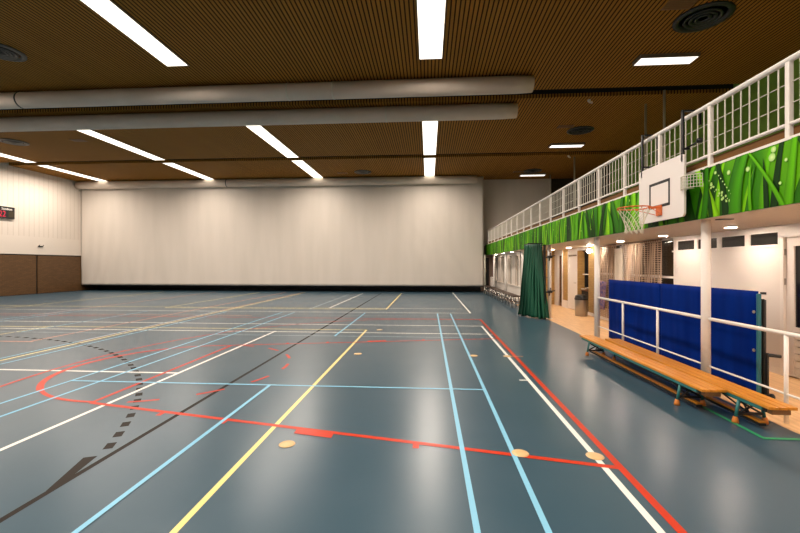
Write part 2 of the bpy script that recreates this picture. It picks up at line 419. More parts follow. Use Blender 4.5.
# glass door with a grooved lower panel
d = MB(); d.box(XR + .02, XR + .07, 5.60, 5.72, .02, 2.16); d.box(XR + .02, XR + .07, 6.52, 6.66, .02, 2.16)
d.box(XR + .02, XR + .07, 5.72, 6.52, 2.02, 2.16); d.box(XR + .02, XR + .07, 5.72, 6.52, .70, .78); d.box(XR + .02, XR + .07, 5.72, 6.52, .02, .06)
for k in range(6): d.box(XR + .03, XR + .06, 5.72, 6.52, .062 + k * .107, .062 + k * .107 + .095)
d = struct(d.build('door_1', M['whitewarm']), 'cream door with a dark glass upper panel and grooved lower panel')
MB().box(XR + .04, XR + .05, 5.72, 6.52, .78, 2.02).build('door_glass', M['darkglass'], d)
MB().box(XR + .055, XR + .06, 5.72, 6.52, .78, 1.55).build('red_panel', M['redpanel'], d)
for zz in (1.88, 1.42, .35): MB().box(XR - .01, XR + .03, 6.655, 6.685, zz, zz + .10).build('hinge', M['steel'], d)
f = MB(); f.box(XR - .02, XR + .08, 6.66, 6.72, 0, 2.19); f.box(XR - .02, XR + .08, 5.54, 6.72, 2.16, 2.21); f.build('door_frame', M['white'], d)
# plain cream door between brick piers
d = struct(MB().box(XR + .02, XR + .07, 15.46, 16.36, .02, 2.10).build('door_2', M['whitewarm'], bevel=.006), 'plain cream door between the two brick piers')
MB().box(XR + .005, XR + .02, 15.50, 16.32, 2.07, 2.10).build('door_rail', M['benchdark'], d)
MB().tube((XR + .02, 15.56, 1.05), (XR - .03, 15.56, 1.05), .012).tube((XR - .03, 15.56, 1.05), (XR - .03, 15.68, 1.05), .010).build('door_handle', M['steel'], d)
# dark open doorway
d = struct(MB().box(XR + .10, XR + .16, 17.06, 17.62, 0, 2.13).build('door_4', M['darkglass']), 'dark glazed door beside the far brick pier')
MB().box(XR + .06, XR + .10, 17.06, 17.10, 0, 2.13).box(XR + .06, XR + .10, 17.58, 17.62, 0, 2.13).box(XR + .06, XR + .10, 17.06, 17.62, 0, .12).build('door_frame', M['benchdark'], d)

# cream wall with tall panes near the far end
b = MB(); X4 = 4.30
b.box(X4, X4 + .2, 18.15, YF, 0, .70); b.box(X4, X4 + .2, 18.15, YF, 2.20, ZS)
panes = [(18.5, 19.15), (19.45, 20.3), (21.0, 22.0), (23.1, 24.1), (25.15, 26.15)]
prev = 18.15
for y0, y1 in panes:
    b.box(X4, X4 + .2, prev, y0, .70, 2.20); prev = y1
b.box(X4, X4 + .2, prev, YF, .70, 2.20)
b.box(X4 - .05, X4, 18.15, YF, .68, .73); b.box(X4 - .03, X4, 18.15, YF, .0, .08)
struct(b.build('wall_window_bay', M['cream']), 'cream wall with tall panes behind the far benches')
for i, (y0, y1) in enumerate(panes):
    w = struct(MB().box(X4 + .12, X4 + .14, y0, y1, .70, 2.20).build('window_%d' % (6 + i), M['greyscreen']))
    MB().box(X4 + .08, X4 + .12, (y0 + y1) / 2 - .015, (y0 + y1) / 2 + .015, .70, 2.2).build('window_frame', M['white'], w)

# ------------------------------------------------------------------ ceiling with two dark slots
b = MB(); b.mi = 0
slots = [(-15.6, -15.2), (-8.4, -7.95), (-1.25, -.8), (5.9, 6.35), (13.0, 13.62), (20.18, 20.74)]
y = YB
for s0, s1 in slots:
    b.mi = 0; b.box(XL, XU, y, s0, HC, HC + .12)
    b.mi = 1; b.box(XL, XU, s0, s1, HC + .45, HC + .5); b.box(XL, XU, s0 - .02, s0, HC + .12, HC + .5); b.box(XL, XU, s1, s1 + .02, HC + .12, HC + .5)
    y = s1
b.mi = 0; b.box(XL, XU, y, YF, HC, HC + .12)
struct(b.build('ceiling', [M['ceiling'], M['slot']]), 'brown slatted timber ceiling with narrow dark slots')

# ------------------------------------------------------------------ gallery
b = MB(); b.mi = 0; b.box(XG + .03, XU, YB, 26.44, ZS, ZG)
b.mi = 1; b.box(XG + .018, XG + .03, YB, YF, ZS + .02, 3.04)
b.mi = 2; b.box(XG + .005, XG + .06, YB, 26.44, 3.03, 3.06)
b.mi = 0; b.box(XG + .03, XR + .3, 26.6, YF, ZS, ZG); b.mi = 1; b.box(XG - .01, XG + .03, 26.45, YF, ZS - .02, 3.06)

gal = struct(b.build('floor_gallery', [M['soffit'], M['black'], M['white']]), 'long balcony slab along the right side with a pale boarded underside')
MB().box(XG + .07, XG + .12, YB, 26.4, ZG, 3.17).build('kerb', M['kerb'], gal)
# gallery back wall
b = MB(); b.mi = 0; b.box(XU, XU + .3, YB, 22.5, ZG - .2, HC + .5); b.mi = 1; b.box(XU, XU + .3, 22.5, YF, ZG - .2, HC + .5)
struct(b.build('wall_gallery', [M['greenwall'], M['darktimber']]), 'dark green wall at the back of the balcony')

# railing
rail = empty('balcony_railing', (XG, 10, 3.06), 'white steel railing with wire mesh along the balcony edge', 'railing')
rx = XG + .03
posts = [4.47 + 1.17 * k for k in range(-5, 19)]
for i, yy in enumerate(posts):
    if yy > 25.6: continue
    MB().box(rx - .005, rx + .045, yy - .028, yy + .028, 3.05, 3.86).build('railing_post', M['white'], rail, .008)
MB().tube((rx + .02, posts[0], 3.88), (rx + .02, 25.5, 3.88), .034, n=12).build('handrail', M['white'], rail)
MB().tube((rx + .02, posts[0], 3.205), (rx + .02, 25.5, 3.205), .022, n=8).build('lower_rail', M['white'], rail)
for a, c in zip(posts, posts[1:]):
    if c > 25.7 or c < 3.2: continue
    m = MB(); n = 9
    for k in range(1, n): m.tube((rx + .02, a + (c - a) * k / n, 3.205), (rx + .02, a + (c - a) * k / n, 3.86), .0085, n=5, caps=False)
    for zz in (3.42, 3.64): m.tube((rx + .028, a, zz), (rx + .028, c, zz), .0055, n=5, caps=False)
    m.build('mesh_panel', M['wire'], rail)

# printed grass banner on the gallery face
def build_mural():
    bm = bmesh.new(); cl = bm.loops.layers.float_color.new('Col')
    rnd = random.Random(21)
    z0, z1 = ZS, 3.035; ya, yb = YB + .5, 26.44
    def face(pts, cols):
        f = bm.faces.new([bm.verts.new(p) for p in pts])
        for l, c in zip(f.loops, cols): l[cl] = (*c, 1)
    X = XG + .012
    # out-of-focus ground of the print
    ny, nz = 420, 8
    def bg(yy, zz):
        a = noise.noise(Vector((yy * 2.6, zz * .7, 3.1))); c = noise.noise(Vector((yy * .55, zz * .9, 9.7))); a2 = noise.noise(Vector((yy * 7 + zz, zz * .8, 1.7)))
        t = min(1, max(0, .50 + .60 * a + .35 * c + .22 * a2))
        d = Vector((.005, .035, .003)); m_ = Vector((.04, .25, .001)); h = Vector((.16, .52, .002))
        v = d.lerp(m_, t * 2) if t < .5 else m_.lerp(h, t * 2 - 1)
        return tuple(v)
    for i in range(ny):
        for j in range(nz):
            p = [(ya + (yb - ya) * q / ny, z0 + (z1 - z0) * r / nz) for q, r in ((i, j), (i, j + 1), (i + 1, j + 1), (i + 1, j))]
            face([(X, a, c) for a, c in p], [bg(a, c) for a, c in p])
    # blades
    pal = [(.12, .50, .001), (.22, .66, .002), (.06, .34, .001), (.03, .20, .002), (.29, .74, .006), (.010, .07, .003), (.006, .045, .003)]
    nb = 460
    order = list(range(nb)); rnd.shuffle(order)
    for q, i in enumerate(order):
        yc = ya + (yb - ya) * (i + rnd.random()) / nb
        w = rnd.choice([.05, .08, .12, .16, .22]) * (.8 + .4 * rnd.random()); lean = rnd.gauss(0, .13); bend = rnd.gauss(0, .08)
        top = z0 + (z1 - z0) * rnd.choice([1, 1, 1, 1, 1, .85]); base = pal[rnd.randrange(len(pal))]
        x = X - .0004 - .00003 * q; ns = 8
        full = top > z1 - .01
        def at(t, u):
            zz = z0 + (top - z0) * t
            ww = w * ((1 - .45 * t) if full else (1 - t ** 2.2))
            return (x, min(yb, max(ya, yc + lean * t + bend * t * t + (u - .5) * ww)), zz)
        def colr(t, u):
            s = (.48, 1.12, .95, .60)[int(round(u * 3))] * (.75 + .35 * t)
            return tuple(min(.85, k * s) for k in base)
        for s in range(ns):
            for u in range(3):
                cr = [(s / ns, u / 3), (s / ns, (u + 1) / 3), ((s + 1) / ns, (u + 1) / 3), ((s + 1) / ns, u / 3)]
                face([at(*c) for c in cr], [colr(*c) for c in cr])
    # dew drops
    k = 0
    def drop(yy, zz, r, c):
        nonlocal k; k += 1; x = X - .0115 - .00002 * k
        ring = [(x, yy + r * math.cos(a), zz + r * math.sin(a)) for a in [2 * math.pi * i / 10 for i in range(10)]]
        for i in range(10): face([(x, yy, zz), ring[i], ring[(i + 1) % 10]], [(min(1, c[0] * 1.8), min(1, c[1] * 1.3), min(1, c[2] * 2)), c, c])
    pale = (.42, .75, .20)
    for yy, zz, r in ((4.62, 2.90, .045), (4.60, 2.98, .035), (4.95, 2.85, .03), (5.25, 2.88, .03), (5.48, 2.93, .022), (4.45, 2.83, .02), (4.52, 2.60, .018)): drop(yy, zz, r, pale)
    for i in range(9): drop(5.42 - i * .035, 2.88 - i * .045, .011, pale)
    for i in range(26):
        t = i / 25; drop(5.62 - .42 * t + rnd.uniform(-.03, .03), 2.83 - .36 * t + rnd.uniform(-.03, .03), rnd.uniform(.006, .022), (.35, .62, .15))
    for i in range(70): drop(rnd.uniform(6, 25), rnd.uniform(2.4, 3.0), rnd.uniform(.008, .026), (.30, .60, .10))
    me = bpy.data.meshes.new('grass_banner'); bm.to_mesh(me); bm.free(); me.materials.append(M['mural'])
    o = bpy.data.objects.new('grass_banner', me); COL.objects.link(o)
    tag(o, 'bright green photo banner of dewy grass blades along the balcony face', 'banner')
build_mural()

# ------------------------------------------------------------------ columns that carry the gallery
colp = [5.93, 9.58, 13.23, 16.88, 20.53, 24.18]
names = ['white steel column at the right, standing between the benches and the blue mat',
         'white steel column at the left end of the blue mat, behind the far bench end',
         'white steel column just right of the gathered green curtain, with black clamps',
         'white steel column hidden behind the gathered green curtain',
         'white steel column by the far chrome legged benches',
         'farthest white steel column, near the end wall']
for yy, nm in zip(colp, names):
    c = empty('support_column', (3.90, yy, 0), nm, 'column', 'columns under the balcony')
    b = MB(); b.tube((3.90, yy, 0), (3.90, yy, ZS), .058, n=20); b.build('shaft', M['white'], c)
    b = MB(); b.lathe([(.10, 0), (.10, .012), (.075, .02)], 20, (3.90, yy, 0)); b.build('base_plate', M['white'], c)
    if yy == 13.23:
        for zz in (1.99, .87):
            b = MB(); b.box(3.83, 3.97, yy - .08, yy + .08, zz - .04, zz + .04); b.tube((3.76, yy - .1, zz - .02), (4.04, yy - .1, zz + .04), .018); b.tube((3.86, yy - .1, zz - .13), (3.90, yy - .1, zz + .13), .018)
            b.build('clamp', M['blackmetal'], c)
# thin pale posts standing on the gallery
for yy, nm in ((13.32, 'pale thin post on the balcony, right of the shorter looking one'), (14.42, 'pale thin post on the balcony between the backboard and its brighter neighbour'),
               (21.2, 'pale thin post rising over the middle of the balcony railing'), (25.3, 'pale thin post at the far end of the balcony')):
    b = MB(); b.tube((7.50, yy, ZG), (7.50, yy, HC), .038, n=12); b.lathe([(.09, 0), (.09, .015)], 12, (7.5, yy, ZG))
    tag(b.build('steel_post', M['pale_steel']), nm, 'post', 'thin posts at the back of the balcony')
# slim post at the very end under the gallery
tag(MB().tube((3.46, 24.9, 0), (3.46, 24.9, ZS - .01), .045, n=10).lathe([(.08, 0), (.08, .015)], 12, (3.46, 24.9, 0)).build('steel_post', M['pale_steel']), 'slim grey post at the right edge of the big cream screen', 'post')

# ------------------------------------------------------------------ barriers between the columns
def barrier(y0, y1, label, bars):
    e = empty('barrier_rail', (3.9, y0, 0), label, 'railing', 'white tube barriers under the balcony')
    MB().tube((3.9, y0, .98), (3.9, y1, .98), .024, n=10).build('top_rail', M['white'], e)
    MB().tube((3.9, y0, .32), (3.9, y1, .32), .013, n=8).build('lower_rail', M['white'], e)
    for q in bars:
        MB().tube((3.9, q, 0), (3.9, q, .97), .021, n=10).build('upright', M['white'], e)
barrier(6.0, 9.51, 'white tube barrier in front of the blue mat, between two columns', (7.12, 8.34))
barrier(2.3, 5.86, 'white tube barrier at the right edge, beyond the nearest column', (3.44, 4.66))
barrier(24.25, 25.4, 'short white tube barrier at the far end under the balcony', (24.6, 25.0, 25.4))

# ------------------------------------------------------------------ divider curtain rollers and the lowered screen
def roller(yc, r, x1, label, band=None):
    e = empty('curtain_roller', ((XL + x1) / 2, yc, HC - .27), label, 'curtain roller', 'rolled divider curtains under the ceiling')
    m = MB(); n = 26; k = 60
    zc = HC - r - .01
    rings = []
    for i in range(k + 1):
        x = XL + .05 + (x1 - XL - .05) * i / k
        rr = r * (1 + .012 * noise.noise(Vector((x * .9, yc, 0))))
        if i == k: rr *= .93
        rings.append([m.bm.verts.new((x, yc + rr * math.cos(2 * math.pi * j / n), zc + rr * math.sin(2 * math.pi * j / n))) for j in range(n)])
    for a, c in zip(rings, rings[1:]):
        for j in range(n):
            f = m._f([a[j], a[(j + 1) % n], c[(j + 1) % n], c[j]]); f.smooth = True
    m._f(rings[0]); m._f(rings[-1])
    m.build('rolled_curtain', M['tube'], e)
    for x in (band or []):
        m = MB()
        m.tube((x, yc, zc), (x + .05, yc, zc), r + .006, n=26)
        m.build('strap', M['blackmetal'] if x < -10 else M['wire'], e)
    for x in range(-22, 3, 4):
        MB().box(x - .03, x + .03, yc - .05, yc + .05, zc + r - .04, HC).build('hanger', M['vent'], e)
    m = MB(); m.tube((x1, yc, zc), (x1 + .02, yc, zc), r * .9, n=26); m.build('end_cap', M['tube'], e)
    return e
roller(12.0, .25, 3.03, 'long grey curtain roller under the ceiling, nearest and widest of the three', (-13.1, -4.3, -2.9))
roller(14.0, .262, 3.00, 'long grey curtain roller under the ceiling, just behind the nearest one', (-1.5,))
roller(25.10, .25, 2.98, 'far curtain roller directly above the lowered cream screen', (-13.05,))

def build_screen():
    e = empty('divider_curtain', (-10.5, 25.4, .38), 'huge cream fabric divider curtain lowered across the far end of the hall', 'divider curtain')
    b = MB(); x0, x1, z0, z1 = XL + .03, 3.44, .40, HC - .02; nx, nz = 260, 60
    V = []
    for i in range(nx + 1):
        row = []
        for j in range(nz + 1):
            x = x0 + (x1 - x0) * i / nx; z = z0 + (z1 - z0) * j / nz
            er = max(0, 1 - (x1 - x) / 7.0); el = max(0, 1 - (x - x0) / 6.0)
            d = .006 * noise.noise(Vector((x * .7, z * .25, 0)))
            d += er * .03 * noise.noise(Vector((x * 1.6 + z * .9, z * .5, 4)))
            d += el * .022 * math.sin((x * 1.0 - z * .35 * (1 - z / 8)) * 9 + 2 * noise.noise(Vector((x, z, 7)))) * max(0, 1 - z / 5)
            row.append(b.bm.verts.new((x, 25.4 + d, z)))
        V.append(row)
    for i in range(nx):
        for j in range(nz):
            f = b._f([V[i][j], V[i + 1][j], V[i + 1][j + 1], V[i][j + 1]]); f.smooth = True
    o = b.build('fabric', M['screen'], e)
    s = o.modifiers.new('thick', 'SOLIDIFY'); s.thickness = .006
    MB().tube((x0, 25.41, .38), (x1, 25.41, .38), .030, n=10).build('bottom_bar', M['blackmetal'], e)
build_screen()

# ------------------------------------------------------------------ hall lights
def strip_light(x, y0, units, ul, label, w=.60):
    e = empty('ceiling_light', (x, y0 + units * ul / 2, HC), label, 'ceiling light', 'long strip lights in the hall ceiling')
    y1 = y0 + units * ul; m = MB(); z0 = HC - .03
    m.box(x - w / 2 - .025, x - w / 2, y0 - .02, y1 + .02, z0, HC); m.box(x + w / 2, x + w / 2 + .025, y0 - .02, y1 + .02, z0, HC)
    m.box(x - w / 2, x + w / 2, y0 - .02, y0, z0, HC); m.box(x - w / 2, x + w / 2, y1, y1 + .02, z0, HC)
    m.build('light_frame', M['fixture'], e)
    for k in range(units):
        MB().box(x - w / 2 + .002, x + w / 2 - .002, y0 + k * ul + .008, y0 + (k + 1) * ul - .008, z0 + .006, z0 + .014).build('diffuser', M['diff'], e)
    la = bpy.data.lights.new('strip_light_lamp', 'AREA'); la.shape = 'RECTANGLE'; la.size = w - .03; la.size_y = units * ul - .03 - (1.3 if y1 > 24 else 0)
    la.energy = LP * units * ul; la.color = (1, .86, .74); la.spread = R(168)
    lo = bpy.data.objects.new('lamp', la); COL.objects.link(lo); lo.parent = e; lo.location = (0, -.65 if y1 > 24 else 0, -.04)
LP = 58
cols = [(-21.45, 'far left'), (-14.15, 'second from the left'), (-6.97, 'third from the left'), (.06, 'central')]
wh = {-21.45: 'leftmost', -14.15: 'second from left', -6.97: 'third from left', .06: 'rightmost'}
for x, nm in cols:
    strip_light(x, 20.78, 3, 1.40, '%s strip light in the farthest ceiling bay, before the screen' % wh[x].capitalize())
    strip_light(x, 14.40, 4, 1.45, '%s strip light in the middle bay, behind the paired rollers' % wh[x].capitalize())
strip_light(-6.97, 6.30, 3, 1.46, 'bright near strip light at upper left, in front of the curtain rollers')
strip_light(.06, 6.42, 3, 1.46, 'bright near strip light at top centre, in front of the curtain rollers')
for x in (-21.45, -14.05):
    strip_light(x, 6.42, 3, 1.46, 'strip light of the near ceiling bay, left of the picture')
for x, nm in cols:
    strip_light(x, -.6, 4, 1.45, 'strip light of the ceiling bay above the camera')
    strip_light(x, -7.8, 4, 1.45, 'strip light of the ceiling bay behind the camera')

def gallery_light(yc, label):
    e = empty('gallery_light', (6.45, yc, HC), label, 'ceiling light', 'short lights over the balcony')
    z0 = HC - .10; m = MB()
    m.box(5.62, 7.08, yc - .22, yc - .20, z0, HC); m.box(5.62, 7.08, yc + .20, yc + .22, z0, HC); m.box(5.60, 5.62, yc - .22, yc + .22, z0, HC); m.box(7.08, 7.10, yc - .22, yc + .22, z0, HC)
    m.build('light_frame', M['fixture'], e)
    MB().box(5.62, 7.08, yc - .20, yc + .20, z0 + .01, z0 + .03).build('diffuser', M['diff_g'], e)
gallery_light(11.22, 'near short rectangular light over the balcony, at upper right')
gallery_light(18.95, 'middle short rectangular light over the balcony')
gallery_light(25.0, 'far short rectangular light over the balcony, above the end wall')

def downlight(x, y, label, glow='down'):
    e = empty('downlight', (x, y, ZS), label, 'downlight', 'round downlights under the balcony')
    m = MB(); n = 24
    m.lathe([(.098, -.008), (.098, 0), (.078, 0), (.078, -.008)], n, (x, y, ZS)); 
    m.build('trim_ring', M['white'], e)
    MB().lathe([(.076, -.010), (.076, -.004)], n, (x, y, ZS)).build('lens', M[glow], e)
dl = ['round downlight nearest to the right edge under the balcony', 'round downlight behind the nearest column, above the white wall',
      'round downlight under the backboard, above the end of the blue mat', 'round downlight below the basket net',
      'round downlight next to the second column, near the brick pier', 'round downlight above the plain cream door', 'round downlight right of the green curtain, above the dark doorway']
for k, nm in enumerate(dl): downlight(5.03, 5.12 + 1.93 * k, nm)
for k in range(1, 5): downlight(5.03, 5.12 - 1.93 * k, 'round downlight under the balcony, beside the camera')
for k in range(3): downlight(4.0 if k == 0 else 4.02, 19.6 + 2.3 * k, ['round downlight above the near end of the far benches', 'round downlight above the middle of the far benches', 'round downlight farthest under the balcony'][k], 'down_weak')
# globe lamp on the brick pier
e = empty('wall_lamp', (XR, 13.95, 2.2), 'small bright globe lamp on the brick pier beside the second column', 'wall lamp')
MB().lathe([(.001, -.075), (.04, -.065), (.068, -.03), (.075, 0), (.068, .03), (.04, .065), (.001, .075)], 16, (XR - .14, 13.95, 2.20)).build('lamp_globe', M['globe'], e)
MB().box(XR - .03, XR, 13.90, 14.0, 2.15, 2.25).tube((XR - .07, 13.95, 2.2), (XR - .02, 13.95, 2.2), .018).build('bracket', M['white'], e)
# small dark slot in the soffit
tag(MB().box(3.95, 4.14, 5.74, 5.82, ZS - .012, ZS).build('soffit_grille', M['vent']), 'small dark grille in the balcony underside beside the near downlight', 'grille')

# ------------------------------------------------------------------ round ceiling vents and brown hatches
def vent(x, y, r, label, m='vent'):
    e = empty('ceiling_vent', (x, y, HC), label, 'vent', 'round air vents in the ceiling')
    MB().lathe([(r, 0), (r, -.03), (r * .82, -.05), (r * .78, -.02), (r * .76, 0)], 36, (x, y, HC)).build('outer_ring', M[m], e)
    for k, q in enumerate((.66, .48, .30)):
        MB().lathe([(r * q, -.02), (r * (q - .02), -.06), (r * (q - .11), -.05), (r * (q - .12), -.02)], 32, (x, y, HC)).build('air_cone', M[m], e)
vent(6.15, 9.45, .57, 'large dark round air vent above the near short balcony light, at top right')
vent(6.25, 17.0, .52, 'dark round air vent above the middle balcony light')
vent(6.13, 24.1, .52, 'far dark round air vent near the end of the balcony')
vent(-11.1, 9.65, .50, 'round air vent at the left edge, in front of the curtain rollers', 'ventl')
vent(-18.7, 16.8, .52, 'round air vent at the left, behind the curtain rollers', 'ventl')
vent(-3.93, 23.7, .50, 'small far round air vent over the screen, left of the central strip light', 'ventl')
def hatch(x, y, label):
    b = MB(); b.box(x - .3, x + .3, y - .17, y + .17, HC - .012, HC); 
    for k in range(5): b.box(x - .27, x + .27, y - .14 + k * .06, y - .115 + k * .06, HC - .018, HC - .012)
    tag(b.build('ceiling_grille', M['benchdark']), label, 'grille', 'small brown ceiling grilles')
hatch(-15.6, 16.8, 'small brown ceiling grille right of the left vent, behind the rollers')
hatch(-5.2, 23.9, 'small brown ceiling grille left of the far vent over the screen')
hatch(5.35, 8.95, 'small brown ceiling grille beside the large vent at top right')
hatch(5.5, 16.5, 'small brown ceiling grille beside the middle balcony vent')
hatch(5.35, 24.3, 'small brown ceiling grille beside the far balcony vent')
for x, y, nm in ((5.4, 13.9, 'tiny bright ceiling sensor behind the slot, above the near half of the railing'), (8.0 - .9, 20.9, 'tiny pale ceiling sensor near the middle balcony light')):
    b = MB(); b.lathe([(.05, 0), (.05, -.05), (.03, -.07)], 12, (x, y, HC - .0)); b.tube((x, y, HC - .07), (x + .08, y - .06, HC - .12), .035, n=10)
    tag(b.build('ceiling_sensor', M['white']), nm, 'sensor')

# ------------------------------------------------------------------ scoreboard and small wall hook
sb = empty('scoreboard', (XL, 20.3, 4.3), 'black electronic scoreboard with red digits on the left wall', 'scoreboard')
b = MB(); b.box(XL, XL + .10, 18.4, 20.98, 4.31, 4.96); b.build('case', M['black'], sb, .01)
b = MB(); b.box(XL + .10, XL + .104, 20.64, 20.92, 4.39, 4.73); b.build('display_window', M['display'], sb)
b = MB(); b.box(XL, XL + .13, 18.35, 21.03, 4.96, 5.01); b.build('top_ledge', M['wire'], sb)
def wall_text(txt, yy, z, size, m, parent, name, sx=1.):
    cu = bpy.data.curves.new(name, 'FONT'); cu.body = txt; cu.size = size; cu.extrude = .003; cu.resolution_u = 3
    o = bpy.data.objects.new('tmp', cu); COL.objects.link(o); bpy.context.view_layer.update()
    dg = bpy.context.evaluated_depsgraph_get(); me = bpy.data.meshes.new_from_object(o.evaluated_get(dg)); bpy.data.objects.remove(o)
    me.name = name; me.materials.clear(); me.materials.append(m)
    for v in me.vertices:
        x_, y_, z_ = v.co; v.co = (XL + .107 + z_, yy + x_ * sx, z + y_)
    q = bpy.data.objects.new(name, me); COL.objects.link(q); q.parent = parent; q.matrix_parent_inverse = Matrix.Translation(-parent.location)
    return q
wall_text('Stadion', 20.27, 4.77, .19, M['white'], sb, 'lettering', 1.0)
wall_text('22', 20.13, 4.39, .47, M['digit'], sb, 'digits', .80)
b = MB(); b.box(XL, XL + .05, 22.40, 22.70, 2.82, 2.88); b.tube((XL + .04, 22.43, 2.85), (XL + .12, 22.43, 2.93), .02); b.tube((XL + .04, 22.67, 2.85), (XL + .12, 22.67, 2.93), .02)
tag(b.build('wall_hook', M['vent']), 'small dark double hook on the cream band of the left wall', 'hook')

# ------------------------------------------------------------------ basketball backboard
XB = 3.60
bb = empty('basketball_backboard', (XB, 6.53, 2.42), 'white basketball backboard with orange hoop hooked over the balcony railing', 'basketball hoop')
def rrect(y0, y1, z0, z1, r, n=5):
    p = []
    for cy, cz, a in ((y1 - r, z1 - r, 0), (y0 + r, z1 - r, 90), (y0 + r, z0 + r, 180), (y1 - r, z0 + r, 270)):
        for i in range(n + 1):
            t = R(a + 90 * i / n); p.append((cy + r * math.cos(t), cz + r * math.sin(t)))
    return p
MB().prism(rrect(5.92, 7.13, 2.42, 3.31, .055), 'x', XB, XB + .028).build('board', M['board'], bb)
b = MB(); w = .042
b.box(XB - .002, XB, 6.25, 6.81, 3.035 - w, 3.035); b.box(XB - .002, XB, 6.25, 6.81, 2.63, 2.63 + w); b.box(XB - .002, XB, 6.25, 6.25 + w, 2.63, 3.035); b.box(XB - .002, XB, 6.81 - w, 6.81, 2.63, 3.035)
b.build('target_square', M['black'], bb)
b = MB(); b.box(XB - .02, XB - .002, 6.45, 6.59, 2.50, 2.66); b.box(XB - .16, XB - .02, 6.47, 6.49, 2.62, 2.64); b.box(XB - .16, XB - .02, 6.57, 6.59, 2.62, 2.64)
b.build('rim_bracket', M['orange'], bb)
cx, cy, cz, rr = XB - .15 - .23, 6.53, 2.625, .23
b = MB(); b.path([(cx + rr * math.cos(2 * math.pi * i / 36), cy + rr * math.sin(2 * math.pi * i / 36), cz) for i in range(36)], .010, 6, True)
b.path([(XB - .02, 6.44, 2.52), (cx + .12, cy - .19, cz - .01)], .005, 6); b.path([(XB - .02, 6.60, 2.52), (cx + .12, cy + .19, cz - .01)], .005, 6)
for i in range(12):
    a = 2 * math.pi * i / 12; b.tube((cx + rr * math.cos(a), cy + rr * math.sin(a), cz), (cx + rr * math.cos(a), cy + rr * math.sin(a), cz - .03), .006, n=5)
rim = b.build('rim', M['orange'], bb)
b = MB(); n = 12; prof = [(.225, -.02), (.19, -.10), (.155, -.17), (.13, -.25), (.12, -.32), (.135, -.40)]
for k in range(len(prof) - 1):
    r0, z0 = prof[k]; r1, z1 = prof[k + 1]
    for i in range(n):
        a0 = 2 * math.pi * (i + .5 * (k % 2)) / n
        for s in (-.5, .5):
            a1 = a0 + 2 * math.pi * s / n
            b.tube((cx + r0 * math.cos(a0), cy + r0 * math.sin(a0), cz + z0), (cx + r1 * math.cos(a1), cy + r1 * math.sin(a1), cz + z1), .0042, n=4)
b.build('net', M['net'], bb)
for yy in (5.97, 7.05):
    b = MB(); b.box(XB + .0, XB + .025, yy - .02, yy + .02, 3.20, 3.93)
    b.box(XB + .0, XB + .26, yy - .015, yy + .015, 3.91, 3.935); b.box(XB + .235, XB + .26, yy - .015, yy + .015, 3.72, 3.935)
    b.box(XB + .0, XB + .10, yy - .015, yy + .015, 3.37, 3.395)
    if yy > 7: b.box(XB + .235, XB + .26, yy - .015, yy + .015, 3.37, 3.72); b.box(XB + .10, XB + .26, yy - .015, yy + .015, 3.37, 3.395)
    b.build('hanging_hook', M['blackmetal'], bb)
b = MB(); b.lathe([(.03, -.03), (.04, 0), (.03, .03)], 12, (XB + .13, 5.80, 3.45)); b.tube((XB + .05, 5.97, 3.39), (XB + .13, 5.8, 3.44), .012)
b.build('clamp_knob', M['blackmetal'], bb)
# small wire basket beside it
wb = MB(); X0_, X1_ = XG - .13, XG
def arcp(t, z, r=.0): 
    a = math.pi * t; return (XG - .02 - (.15 + r) * math.sin(a), 5.86 - .17 * math.cos(a), z)
for zz in (2.80, 2.845, 2.89, 2.935, 2.97): wb.path([arcp(i / 14, zz) for i in range(15)], .0045 if zz < 2.96 else .008, 5)
for i in range(15): wb.tube(arcp(i / 14, 2.79), arcp(i / 14, 2.975), .0045, n=5)
for i in range(4, 11): wb.tube(arcp(i / 14, 2.80), (XG - .02, 5.86, 2.80), .004, n=4)
tag(wb.build('wire_basket', M['wire']), 'small white wire basket fixed to the grass banner right of the backboard', 'basket')

# ------------------------------------------------------------------ gym benches
def bench(y0, y1, xc, rot, label, group):
    L = y1 - y0; e = empty('gym_bench', (0, 0, 0), label, 'bench', group)
    w = .135
    b = MB()
    for k in range(3): b.box(-w + k * .09 + .001, -w + (k + 1) * .09 - .001, 0, L, .288, .320)
    b.build('seat_plank', M['bench'], e, .006)
    b = MB(); b.box(-w + .002, -w + .022, .10, L - .10, .256, .287); b.box(w - .022, w - .002, .10, L - .10, .256, .287); b.build('side_rail', M['teal'], e)
    for s in (0, 1):
        yy = .42 if s == 0 else L - .42; d = 1 if s == 0 else -1
        for sx in (-1, 1):
            b = MB(); b.tube((sx * (w - .02), yy, .25), (sx * (w + .015), yy, .055), .017, n=10); lg = b.build('leg', M['teal'], e)
            b = MB(); b.lathe([(.034, 0), (.031, .03), (.021, .065), (.018, .07)], 12, (sx * (w + .018), yy, 0)); b.build('rubber_foot', M['orangefoot'], lg)
        b = MB(); b.tube((-w + .02, yy, .24), (w, yy, .10), .011, n=6); b.tube((w - .02, yy, .24), (-w, yy, .10), .011, n=6)
        b.tube((0, yy, .10), (-.09, yy + d * .33, .25), .010, n=6); b.tube((0, yy, .10), (.09, yy + d * .33, .25), .010, n=6); b.box(-w, w, yy - .012, yy + .012, .09, .115)
        b.build('brace', M['blackmetal'], e)
        ye = .02 if s == 0 else L - .08
        MB().box(-w + .04, w - .05, ye, ye + .06, .235, .286).build('end_block', M['benchdark'], e, .004)
    MB().box(-.03, .03, .25, L - .25, .062, .085).build('balance_beam', M['bench'], e, .006)
    MB().box(-.035, .035, .25, L - .25, .035, .061).box(-.05, .05, .15, L - .15, .215, .285).build('under_frame', M['blackmetal'], e)
    e.location = (xc, y0, 0); e.rotation_euler = (0, 0, rot)
    return e
bench(4.76, 8.30, 3.225, R(.9), 'orange varnished gym bench, front one on the court side, farther from the camera', 'low gym benches in front of the blue mat')
